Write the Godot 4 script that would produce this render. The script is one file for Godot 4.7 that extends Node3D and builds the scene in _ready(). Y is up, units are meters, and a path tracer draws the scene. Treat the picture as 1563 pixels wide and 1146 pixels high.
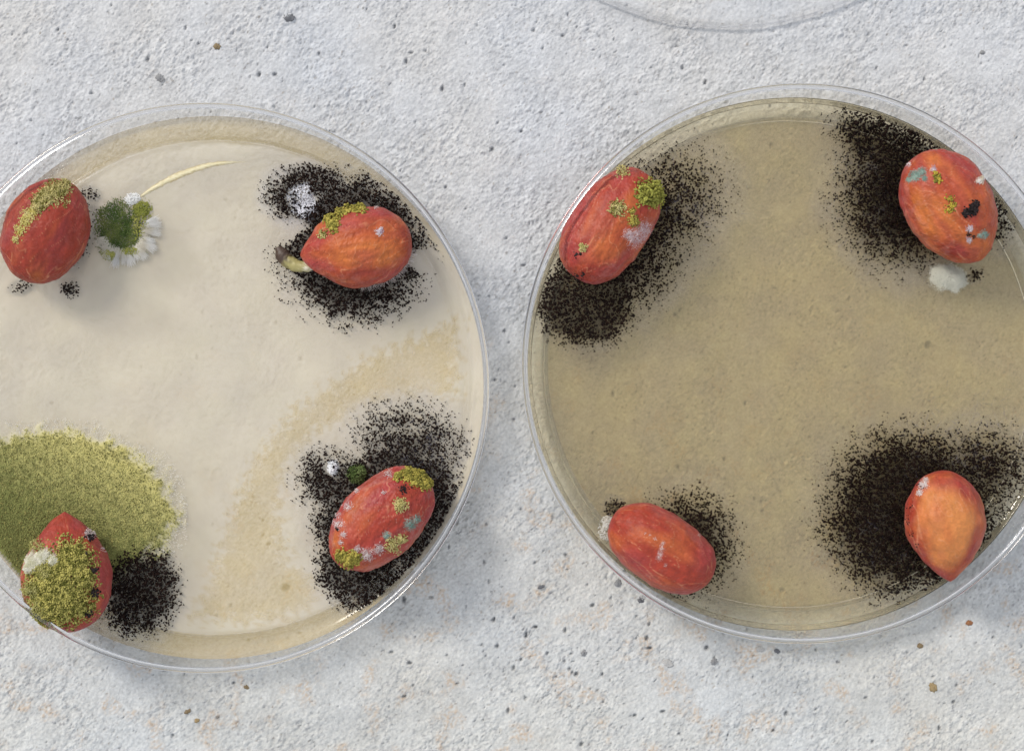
extends Node3D
# Two clear culture dishes of mouldy peanuts on a rough pale concrete surface, seen from straight above.
# Plans are written in millimetres or, where they were measured on the photograph, in its pixels laid onto a level plane; meshes are in metres.

const MM := 0.001
const EYE := 335.0            # height of the lens above the concrete, mm
const LENS := 3100.0          # focal length in photograph pixels
const AGAR_Y := 5.0           # top of the agar, mm

var rng := RandomNumberGenerator.new()
var fine := FastNoiseLite.new()
var broad := FastNoiseLite.new()
var cells := FastNoiseLite.new()
var M := {}
var sphere_small: ArrayMesh
var spore_mesh: ArrayMesh
var fibre_mesh: ArrayMesh
var names := {}


func _ready() -> void:
	rng.seed = 4711
	# ---- camera
	var cam := Camera3D.new()
	cam.name = "camera"
	cam.fov = rad_to_deg(2.0 * atan(573.0 / LENS))
	cam.near = 0.02
	cam.far = 10.0
	cam.position = Vector3(0, EYE * MM, 0)
	cam.rotation = Vector3(-PI / 2, 0, 0)
	add_child(cam)
	cam.current = true
	# ---- daylight: a bright cloudy sky and a wide soft sun from the upper left
	var env := Environment.new()
	env.background_mode = Environment.BG_SKY
	var sky := Sky.new()
	var sm := ProceduralSkyMaterial.new()
	sm.sky_top_color = Color(0.88, 0.90, 0.937)
	sm.sky_horizon_color = Color(0.87, 0.885, 0.90)
	sm.sky_curve = 0.2
	sm.ground_bottom_color = Color(0.42, 0.41, 0.40)
	sm.ground_horizon_color = Color(0.55, 0.55, 0.54)
	sm.sun_angle_max = 20.0
	sky.sky_material = sm
	env.sky = sky
	env.background_energy_multiplier = 0.74
	env.tonemap_mode = Environment.TONE_MAPPER_LINEAR
	env.tonemap_exposure = 1.43
	env.sdfgi_enabled = true
	env.ssao_enabled = true
	env.ssil_enabled = true
	var we := WorldEnvironment.new()
	we.name = "daylight"
	we.environment = env
	add_child(we)
	var sun := DirectionalLight3D.new()
	sun.name = "sun"
	sun.light_energy = 0.56
	sun.light_color = Color(1.0, 0.975, 0.94)
	sun.light_angular_distance = 14.0
	sun.shadow_enabled = true
	add_child(sun)
	sun.look_at_from_position(Vector3(-0.66, 0.70, -0.62), Vector3.ZERO)

	fine.seed = 5
	fine.frequency = 1.0
	fine.fractal_octaves = 2
	broad.seed = 17
	broad.frequency = 0.05
	broad.fractal_octaves = 3
	cells.seed = 23
	cells.noise_type = FastNoiseLite.TYPE_CELLULAR
	cells.cellular_return_type = FastNoiseLite.RETURN_DISTANCE
	cells.frequency = 1.0
	make_materials()
	sphere_small = ball(1, 0.0)
	spore_mesh = spore_head()
	fibre_mesh = fibre()

	# ---- the setting
	concrete()
	# ---- dishes and agar
	dish("petri_dish", Vector2(311, 592), 45.0, "clear round petri dish on the left, under the paler agar", "clear petri dishes of agar")
	dish("petri_dish", Vector2(1224.5, 555), 44.2, "clear round petri dish on the right, under the darker tan agar", "clear petri dishes of agar")
	lid()
	agar(Vector2(311, 592), 45.0, true, "pale cream agar with a painted sky reflection and ragged gap filling the left dish")
	agar(Vector2(1224.5, 555), 44.2, false, "tan see-through agar filling the right dish")
	# ---- growth and peanuts
	colonies()
	peanuts()


# ------------------------------------------------------------------ small tools
func at_px(px: float, py: float, y: float) -> Vector3:
	# photograph pixel laid on the level plane y (mm), result in mm
	var k := (EYE - y) / LENS
	return Vector3((px - 781.5) * k, y, (py - 573.0) * k)


func numbered(called: String) -> String:
	if not names.has(called):
		names[called] = 0
		return called
	names[called] += 1
	return "%s_%03d" % [called, names[called]]


func thing(called: String, label: String, category: String, at_mm: Vector3, group := "") -> Node3D:
	var o := Node3D.new()
	o.name = numbered(called)
	o.position = at_mm * MM
	add_child(o)
	tag(o, label, category, group)
	return o


func tag(o: Node, label: String, category: String, group := "") -> void:
	o.set_meta("label", label)
	o.set_meta("category", category)
	if group != "":
		o.set_meta("group", group)


func part(called: String, mesh: Mesh, mat: Material, parent: Node, label := "") -> MeshInstance3D:
	var o := MeshInstance3D.new()
	o.name = called
	o.mesh = mesh
	o.material_override = null
	if mesh is ArrayMesh and mesh.get_surface_count() > 0:
		o.set_surface_override_material(0, mat)
	parent.add_child(o, true)
	if label != "":
		o.set_meta("label", label)
	return o


func many(called: String, mesh: Mesh, mat: Material, parent: Node, spots: Array, tints: PackedColorArray) -> void:
	if spots.is_empty():
		return
	var mm := MultiMesh.new()
	mm.transform_format = MultiMesh.TRANSFORM_3D
	mm.use_colors = true
	mm.mesh = mesh
	mm.instance_count = spots.size()
	for i in spots.size():
		mm.set_instance_transform(i, spots[i])
		mm.set_instance_color(i, tints[i])
	var o := MultiMeshInstance3D.new()
	o.name = called
	o.multimesh = mm
	o.material_override = mat
	o.set_meta("kind", "stuff")
	parent.add_child(o, true)


func arr_mesh(v: PackedVector3Array, n: PackedVector3Array, idx: PackedInt32Array, col := PackedColorArray()) -> ArrayMesh:
	var a := []
	a.resize(Mesh.ARRAY_MAX)
	a[Mesh.ARRAY_VERTEX] = v
	a[Mesh.ARRAY_NORMAL] = n
	if col.size() == v.size():
		a[Mesh.ARRAY_COLOR] = col
	a[Mesh.ARRAY_INDEX] = idx
	var m := ArrayMesh.new()
	m.add_surface_from_arrays(Mesh.PRIMITIVE_TRIANGLES, a)
	return m


func smooth_normals(v: PackedVector3Array, idx: PackedInt32Array) -> PackedVector3Array:
	var n := PackedVector3Array()
	n.resize(v.size())
	for t in range(0, idx.size(), 3):
		var a := idx[t]
		var b := idx[t + 1]
		var c := idx[t + 2]
		var f := (v[c] - v[a]).cross(v[b] - v[a])
		n[a] += f
		n[b] += f
		n[c] += f
	for i in n.size():
		n[i] = n[i].normalized() if n[i].length_squared() > 0.0 else Vector3.UP
	return n


# a turned profile: points (radius, height) in mm, drawn so that the outside lies to the right of the path going up
func lathe(profile: PackedVector2Array, closed: bool, around := 240, smooth := true) -> ArrayMesh:
	var v := PackedVector3Array()
	var idx := PackedInt32Array()
	var np := profile.size()
	for i in np:
		for j in around:
			var a := TAU * j / around
			v.append(Vector3(cos(a) * profile[i].x, profile[i].y, sin(a) * profile[i].x) * MM)
	for i in (np if closed else np - 1):
		var i2 := (i + 1) % np
		for j in around:
			var j2 := (j + 1) % around
			var p := i * around + j
			var q := i * around + j2
			var r := i2 * around + j
			var s := i2 * around + j2
			idx.append_array([p, q, r, q, s, r])
	return arr_mesh(v, smooth_normals(v, idx), idx)


func ball(level: int, rough: float) -> ArrayMesh:
	# unit icosphere, front faces clockwise
	var t := (1.0 + sqrt(5.0)) / 2.0
	var v := PackedVector3Array([Vector3(-1, t, 0), Vector3(1, t, 0), Vector3(-1, -t, 0), Vector3(1, -t, 0), Vector3(0, -1, t), Vector3(0, 1, t), Vector3(0, -1, -t), Vector3(0, 1, -t), Vector3(t, 0, -1), Vector3(t, 0, 1), Vector3(-t, 0, -1), Vector3(-t, 0, 1)])
	for i in v.size():
		v[i] = v[i].normalized()
	var f := PackedInt32Array([0, 11, 5, 0, 5, 1, 0, 1, 7, 0, 7, 10, 0, 10, 11, 1, 5, 9, 5, 11, 4, 11, 10, 2, 10, 7, 6, 7, 1, 8, 3, 9, 4, 3, 4, 2, 3, 2, 6, 3, 6, 8, 3, 8, 9, 4, 9, 5, 2, 4, 11, 6, 2, 10, 8, 6, 7, 9, 8, 1])
	for l in level:
		var mids := {}
		var g := PackedInt32Array()
		for k in range(0, f.size(), 3):
			var c := [f[k], f[k + 1], f[k + 2]]
			var m := []
			for e in 3:
				var a: int = c[e]
				var b: int = c[(e + 1) % 3]
				var key := mini(a, b) * 100000 + maxi(a, b)
				if not mids.has(key):
					mids[key] = v.size()
					v.append((v[a] + v[b]).normalized())
				m.append(mids[key])
			g.append_array([c[0], m[0], m[2], c[1], m[1], m[0], c[2], m[2], m[1], m[0], m[1], m[2]])
		f = g
	var out := PackedInt32Array()
	for k in range(0, f.size(), 3):
		out.append_array([f[k], f[k + 2], f[k + 1]])
	if rough > 0.0:
		for i in v.size():
			v[i] = v[i] * (1.0 + rough * fine.get_noise_3dv(v[i] * 1.3))
	return arr_mesh(v, smooth_normals(v, out), out)


func spore_head() -> ArrayMesh:
	# a rough dark head (radius 1) on a thin stalk that reaches down 5 units
	var st := SurfaceTool.new()
	st.begin(Mesh.PRIMITIVE_TRIANGLES)
	st.append_from(ball(1, 0.5), 0, Transform3D.IDENTITY)
	var c := CylinderMesh.new()
	c.top_radius = 0.28
	c.bottom_radius = 0.2
	c.height = 4.4
	c.radial_segments = 4
	c.rings = 0
	c.cap_bottom = false
	c.cap_top = false
	st.append_from(c, 0, Transform3D(Basis.IDENTITY, Vector3(0, -2.6, 0)))
	return st.commit()


func fibre() -> ArrayMesh:
	# a thread of length 1 along +Y, tapering
	var c := CylinderMesh.new()
	c.top_radius = 0.012
	c.bottom_radius = 0.05
	c.height = 1.0
	c.radial_segments = 5
	c.rings = 0
	c.cap_bottom = false
	var st := SurfaceTool.new()
	st.begin(Mesh.PRIMITIVE_TRIANGLES)
	st.append_from(c, 0, Transform3D(Basis.IDENTITY, Vector3(0, 0.5, 0)))
	return st.commit()


func std(rough: float, spec := 0.5) -> StandardMaterial3D:
	var m := StandardMaterial3D.new()
	m.roughness = rough
	m.metallic_specular = spec
	m.vertex_color_use_as_albedo = true
	return m


func noise_tex(freq: float, seed_: int, low: Color, high: Color, size := 512) -> NoiseTexture2D:
	var n := FastNoiseLite.new()
	n.seed = seed_
	n.frequency = freq
	n.fractal_octaves = 4
	var t := NoiseTexture2D.new()
	t.width = size
	t.height = size
	t.seamless = true
	t.noise = n
	var g := Gradient.new()
	g.set_color(0, low)
	g.set_color(1, high)
	t.color_ramp = g
	return t


func make_materials() -> void:
	var c := std(0.92, 0.35)
	c.heightmap_enabled = true
	c.heightmap_texture = noise_tex(0.06, 3, Color.BLACK, Color.WHITE, 1024)
	c.heightmap_scale = 0.008
	c.uv1_triplanar = true
	c.uv1_scale = Vector3.ONE * 28.0
	c.albedo_texture = noise_tex(0.05, 8, Color(0.90, 0.90, 0.90), Color(1, 1, 1), 1024)
	M.concrete = c
	var p := std(0.12)
	p.vertex_color_use_as_albedo = false
	p.albedo_color = Color(0.97, 0.97, 0.975, 0.02)
	p.refraction_enabled = true
	p.refraction_scale = 0.05
	M.plastic = p
	var f := std(0.05, 0.29)
	f.vertex_color_use_as_albedo = false
	f.albedo_color = Color(0.95, 0.96, 0.97, 0.02)
	f.transparency = BaseMaterial3D.TRANSPARENCY_ALPHA
	M.pane = f
	var ri := std(0.12, 0.5)
	ri.vertex_color_use_as_albedo = false
	ri.albedo_color = Color(0.74, 0.74, 0.75, 0.30)
	ri.albedo_texture = noise_tex(0.02, 77, Color(0.95, 0.95, 0.95), Color(1, 1, 1), 128)
	ri.uv1_triplanar = true
	ri.transparency = BaseMaterial3D.TRANSPARENCY_ALPHA
	M.rim = ri
	var g := std(0.16, 0.5)
	g.transparency = BaseMaterial3D.TRANSPARENCY_ALPHA
	g.albedo_texture = noise_tex(0.012, 31, Color(0.94, 0.94, 0.93), Color(1, 1, 1), 512)
	g.uv1_triplanar = true
	g.uv1_scale = Vector3.ONE * 14.0
	M.agar = g
	var clear := std(0.06, 0.5)
	clear.albedo_color = Color(1, 1, 1, 0.08)
	clear.refraction_enabled = true
	clear.refraction_scale = 0.033
	M.gel = clear
	var t := std(0.9, 0.2)
	t.transparency = BaseMaterial3D.TRANSPARENCY_ALPHA
	M.veil = t
	var lip := std(0.35, 0.5)
	lip.transparency = BaseMaterial3D.TRANSPARENCY_ALPHA
	M.lip = lip
	M.spore = std(0.75, 0.25)
	M.fuzz = std(0.9, 0.2)
	var s := std(0.50, 0.38)
	s.heightmap_enabled = true
	s.heightmap_texture = noise_tex(0.03, 41, Color.BLACK, Color.WHITE, 512)
	s.heightmap_scale = 0.013
	s.rim_enabled = true
	s.rim = 0.08
	s.rim_tint = 0.3
	s.uv1_triplanar = true
	s.uv1_scale = Vector3.ONE * 60.0
	M.skin = s
	M.stone = std(0.85, 0.3)


# ------------------------------------------------------------------ the concrete
func axis(reach: float, step: float) -> PackedFloat32Array:
	var a := PackedFloat32Array()
	var n := int(reach / step)
	for i in range(-n, n + 1):
		a.append(i * step)
	var d := step
	var x := n * step
	while x < 420.0:
		d *= 1.10
		x += d
		a.append(x)
		a.insert(0, -x)
	return a


func concrete() -> void:
	var xs := axis(91.0, 0.205)
	var zs := axis(67.0, 0.205)
	var nx := xs.size()
	var nz := zs.size()
	var h := PackedFloat32Array()
	h.resize(nx * nz)
	var col := PackedColorArray()
	col.resize(nx * nz)
	for j in nz:
		for i in nx:
			var x := xs[i]
			var z := zs[j]
			var k := j * nx + i
			var wx := x + 0.35 * fine.get_noise_2d(x * 0.9, z * 0.9)
			var patch := broad.get_noise_2d(x * 1.6, z * 1.6)
			var c1 := cells.get_noise_2d(wx * 0.62, z * 0.62)            # grains of about 1.5 mm, -1 at their middles
			var c2 := cells.get_noise_2d(wx * 1.35 + 50.0, z * 1.35)
			var f1 := fine.get_noise_2d(x * 0.55 + 9.0, z * 0.55)
			var rough := clampf(0.75 + 0.9 * patch, 0.25, 1.35)
			var c3 := cells.get_noise_2d(wx * 2.1 - 30.0, z * 2.1 + 12.0)
			var crumb := fine.get_noise_2d(x * 1.5 + 33.0, z * 1.5)
			h[k] = -rough * (0.15 * (c1 + 0.7) + 0.16 * (c2 + 0.7) + 0.13 * (c3 + 0.7)) + (0.24 * f1 + 0.17 * crumb) * rough - 0.30 * smoothstep(0.30, 0.62, crumb) * smoothstep(0.05, 0.4, f1 + patch) + 0.25 * broad.get_noise_2d(x * 0.9 + 77.0, z * 0.9)
			var beyond := maxf(absf(x) - 90.0, absf(z) - 66.0)
			var keep := exp(-maxf(0.0, beyond) / 14.0)
			h[k] *= keep
			f1 *= keep
			var warm := broad.get_noise_2d(x * 0.55 + 300.0, z * 0.55)
			var tone := 0.60 + 0.06 * broad.get_noise_2d(x * 3.0 + 40.0, z * 3.0) + 0.05 * f1 + keep * (0.09 * fine.get_noise_2d(x * 1.7 + 210.0, z * 1.7) + 0.05 * cells.get_noise_2d(x * 1.1 + 70.0, z * 1.1)) + 0.02
			var cc := Color(tone * (1.0 + 0.03 * warm), tone * 1.006, tone * (1.0 - 0.05 * warm - 0.03 * clampf(z / 60.0, -0.5, 1.0)))
			var rust := clampf(broad.get_noise_2d(x * 2.4 - 90.0, z * 2.4) * 2.5 - 0.45, 0.0, 0.8) * clampf(0.45 + z / 55.0, 0.12, 1.0)
			cc = cc.lerp(Color(0.56, 0.43, 0.31), rust * clampf(0.35 + 1.3 * crumb + 0.6 * f1, 0.0, 1.0))
			cc = cc.lerp(Color(0.36, 0.36, 0.365), 0.85 * smoothstep(0.34, 0.60, fine.get_noise_2d(x * 1.1 + 120.0, z * 1.1)) * clampf(0.7 + 1.5 * patch, 0.2, 1.0))
			col[k] = Color(0.585, 0.583, 0.575).lerp(cc, clampf(keep, 0.0, 1.0)) if beyond > 0.0 else cc
	# pits and dark grains, at known places first
	var pits := []
	for p in [[625, 1012, 4.5], [817, 957, 4], [803, 968, 4], [759, 986, 4], [835, 997, 3.5], [880, 1029, 4.5], [863, 962, 4], [957, 870, 3.5], [616, 915, 5], [1012, 1086, 4], [682, 1000, 2.5], [1246, 991, 3], [1517, 973, 3], [680, 286, 3], [1077, 126, 3.5], [1412, 120, 3], [1385, 69, 2.5], [1312, 140, 3], [803, 972, 3], [590, 790, 3], [640, 640, 3], [770, 505, 3.5], [742, 800, 2.5], [721, 810, 2.5], [784, 640, 3], [755, 580, 3], [1034, 70, 3], [760, 187, 2.5], [103, 60, 2.5], [224, 91, 4], [602, 40, 4], [395, 113, 4], [419, 113, 4], [675, 135, 4], [620, 93, 4], [1181, 1115, 3], [1322, 1065, 3], [436, 897, 8], [458, 547, 4], [330, 940, 4], [352, 924, 3.5], [1416, 526, 7], [1395, 690, 3], [1105, 700, 3.5], [935, 600, 4], [1190, 640, 3], [1030, 480, 3.5], [1290, 560, 3], [300, 545, 3.5], [215, 560, 3], [410, 830, 4], [905, 660, 3], [1150, 760, 3]]:
		var w := at_px(p[0], p[1], 0.0)
		pits.append([w.x, w.z, p[2] * 0.085, 0.9])
	for i in 520:
		pits.append([rng.randf_range(-90, 90), rng.randf_range(-66, 66), 0.10 + 0.22 * pow(rng.randf(), 3.0), rng.randf_range(0.3, 1.0)])
	for i in 150:           # a pitted stretch between and below the dishes
		pits.append([rng.randfn() * 26.0 + 8.0, rng.randfn() * 9.0 + 47.0, 0.12 + 0.26 * pow(rng.randf(), 2.0), rng.randf_range(0.5, 1.0)])
	for i in 2000:          # short gaps between the grains
		pits.append([rng.randf_range(-90, 90), rng.randf_range(-66, 66), 0.10 + 0.10 * rng.randf() * rng.randf(), rng.randf_range(0.25, 0.8), 0.62])
	for p in pits:
		var r: float = p[2]
		var i0 := xs.bsearch(p[0] - r * 2.0)
		var i1 := xs.bsearch(p[0] + r * 2.0)
		var j0 := zs.bsearch(p[1] - r * 2.0)
		var j1 := zs.bsearch(p[1] + r * 2.0)
		var skew := rng.randf_range(0.7, 1.4)
		var turn := 0.0
		if p.size() > 4:
			skew = p[4]
			turn = rng.randfn() * 0.9 + 0.9
		for j in range(j0, mini(j1 + 1, nz)):
			for i in range(i0, mini(i1 + 1, nx)):
				var d := (Vector2(xs[i] - p[0], zs[j] - p[1]).rotated(turn) * Vector2(skew, 1.0 / skew)).length() / r
				var dip := 1.0 - smoothstep(0.55, 1.25, d)
				h[j * nx + i] -= dip * r * 1.5
				col[j * nx + i] = col[j * nx + i].lerp(Color(0.16, 0.165, 0.18), dip * 0.7 * float(p[3]))
	for i in 2600:          # dark mineral grains flush in the face
		var gx := rng.randf_range(-90, 90)
		var gz := rng.randf_range(-66, 66)
		var ii := xs.bsearch(gx)
		var jj := zs.bsearch(gz)
		var shade := Color(0.24, 0.25, 0.27).lerp(Color(0.30, 0.24, 0.18), rng.randf())
		for e in rng.randi_range(1, 3):
			var q := (jj + rng.randi_range(0, 1)) * nx + ii + rng.randi_range(0, 1)
			col[q] = col[q].lerp(shade, rng.randf_range(0.3, 0.75))
	var v := PackedVector3Array()
	var n := PackedVector3Array()
	v.resize(nx * nz)
	n.resize(nx * nz)
	for j in nz:
		for i in nx:
			v[j * nx + i] = Vector3(xs[i], h[j * nx + i], zs[j]) * MM
	for j in nz:
		var ja := maxi(j - 1, 0)
		var jb := mini(j + 1, nz - 1)
		for i in nx:
			var ia := maxi(i - 1, 0)
			var ib := mini(i + 1, nx - 1)
			var dx := (h[j * nx + ib] - h[j * nx + ia]) / (xs[ib] - xs[ia])
			var dz := (h[jb * nx + i] - h[ja * nx + i]) / (zs[jb] - zs[ja])
			n[j * nx + i] = Vector3(-dx, 1, -dz).normalized()
	var idx := PackedInt32Array()
	idx.resize((nx - 1) * (nz - 1) * 6)
	var t := 0
	for j in nz - 1:
		for i in nx - 1:
			var a := j * nx + i
			idx[t] = a
			idx[t + 1] = a + 1
			idx[t + 2] = a + nx
			idx[t + 3] = a + 1
			idx[t + 4] = a + nx + 1
			idx[t + 5] = a + nx
			t += 6
	var o := part("concrete_ground", arr_mesh(v, n, idx, col), M.concrete, self)
	o.set_meta("kind", "structure")
	tag(o, "rough pale grey concrete surface with small pits and rusty specks", "ground")
	o.remove_meta("category")
	# grit set in the concrete
	var stones := [ball(2, 0.55), ball(2, 0.8)]
	for g in [[330, 71, 8, 7, "b"], [243, 119, 9, 8, "g"], [440, 27, 12, 9, "d"], [1480, 951, 8, 6, "r"], [1405, 986, 7, 6, "b"], [1425, 1050, 8, 11, "t"], [285, 1086, 8, 6, "b"], [375, 1049, 7, 5, "b"], [300, 1100, 6, 5, "t"], [1186, 993, 8, 6, "d"], [1090, 1010, 7, 8, "g"], [1160, 990, 10, 8, "w"], [978, 916, 8, 7, "d"], [943, 890, 7, 9, "g"], [826, 896, 8, 4, "d"], [1018, 1012, 14, 9, "w"], [891, 996, 6, 9, "g"], [386, 167, 8, 4, "b"], [1500, 80, 6, 5, "g"]]:
		var w := at_px(g[0], g[1], 0.1)
		var m := MeshInstance3D.new()
		m.name = "grit_stone"
		var tint: Color = {"b": Color(0.32, 0.24, 0.14), "g": Color(0.36, 0.36, 0.365), "d": Color(0.20, 0.205, 0.22), "r": Color(0.42, 0.20, 0.10), "t": Color(0.46, 0.34, 0.18), "w": Color(0.60, 0.59, 0.57)}[g[4]]
		m.mesh = stones[rng.randi() % 2]
		m.set_surface_override_material(0, stone_mat(tint))
		m.scale = Vector3(g[2] * 0.070, 0.26, g[3] * 0.070) * MM
		m.rotation.y = rng.randf() * 1.0 - 0.5
		m.position = Vector3(w.x, height_at(h, xs, zs, w.x, w.z) - 0.02, w.z) * MM
		o.add_child(m, true)


func stone_mat(c: Color) -> StandardMaterial3D:
	var key := "stone" + c.to_html()
	if not M.has(key):
		var m := std(0.85, 0.3)
		m.vertex_color_use_as_albedo = false
		m.albedo_color = c.linear_to_srgb()
		m.albedo_texture = noise_tex(0.03, 60, Color(0.7, 0.7, 0.7), Color(1, 1, 1), 128)
		m.uv1_triplanar = true
		M[key] = m
	return M[key]


func height_at(h: PackedFloat32Array, xs: PackedFloat32Array, zs: PackedFloat32Array, x: float, z: float) -> float:
	return h[zs.bsearch(z) * xs.size() + xs.bsearch(x)]


# ------------------------------------------------------------------ dishes, lid and agar
func rim_centre(px: Vector2) -> Vector3:
	var c := at_px(px.x, px.y, 15.0)
	return Vector3(c.x, 0, c.z)


func wall_profile(r: float, top: float, thick: float, low: float) -> PackedVector2Array:
	var p := PackedVector2Array([Vector2(r - thick, low), Vector2(r - 0.25, low), Vector2(r - 0.06, low + 0.08), Vector2(r, low + 0.3), Vector2(r, top - 0.35)])
	for k in 9:
		var a := PI * k / 8.0
		p.append(Vector2(r - thick / 2 + cos(a) * thick / 2, top - 0.35 + sin(a) * 0.35))
	p.append(Vector2(r - thick, top - 0.36))
	return p


func rim_profile(r: float, top: float, thick: float) -> PackedVector2Array:
	var p := PackedVector2Array()
	for k in 14:
		var a := TAU * k / 14.0
		p.append(Vector2(r - thick / 2 + cos(a) * (thick / 2 + 0.02), top - 0.28 + sin(a) * 0.28))
	return p


func dish(called: String, px: Vector2, r: float, label: String, group: String) -> void:
	var t := thing(called, label, "petri dish", rim_centre(px), group)
	part("side_wall", lathe(wall_profile(r, 14.5, 0.95, 0.45), true, 360), M.pane, t)
	part("rim", lathe(rim_profile(r, 15.0, 0.80), true, 360), M.plastic, t)
	var fl := PackedVector2Array([Vector2(0.001, 0.65), Vector2(r - 1.2, 0.65), Vector2(r - 1.0, 0.8), Vector2(r - 1.0, 1.45), Vector2(r - 1.2, 1.55), Vector2(0.001, 1.55)])
	part("dish_floor", lathe(fl, false, 200), M.pane, t)
	var ring := PackedVector2Array()
	for k in 10:
		var a := TAU * k / 10.0
		ring.append(Vector2(41.0 * r / 45.0 + cos(a) * 0.45, 0.38 + sin(a) * 0.24))
	part("foot_ring", lathe(ring, true, 240), M.plastic, t)


func lid() -> void:
	# an empty clear lid, most of it beyond the top of the picture
	var c := at_px(1113, -425, 6.0)
	var t := thing("dish_lid", "empty clear dish lid whose curved edge shows behind the right dish", "lid", Vector3(c.x, 0, c.z))
	part("side_wall", lathe(wall_profile(48.5, 6.0, 0.9, 0.45), true, 300), M.pane, t)
	var ring := PackedVector2Array()
	for k in 10:
		var a := TAU * k / 10.0
		ring.append(Vector2(48.55 + cos(a) * 0.17, 0.62 + sin(a) * 0.25))
	part("edge_bead", lathe(ring, true, 300), M.plastic, t)
	var fl := PackedVector2Array([Vector2(0.001, 0.6), Vector2(47.4, 0.6), Vector2(47.55, 0.75), Vector2(47.55, 1.25), Vector2(47.4, 1.4), Vector2(0.001, 1.4)])
	part("lid_top", lathe(fl, false, 200), M.pane, t)


func in_poly(p: Vector2, poly: PackedVector2Array) -> float:
	# signed distance in px, positive inside
	var d := 1e9
	for i in poly.size():
		var q := Geometry2D.get_closest_point_to_segment(p, poly[i], poly[(i + 1) % poly.size()])
		d = minf(d, p.distance_to(q))
	return d if Geometry2D.is_point_in_polygon(p, poly) else -d


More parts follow.
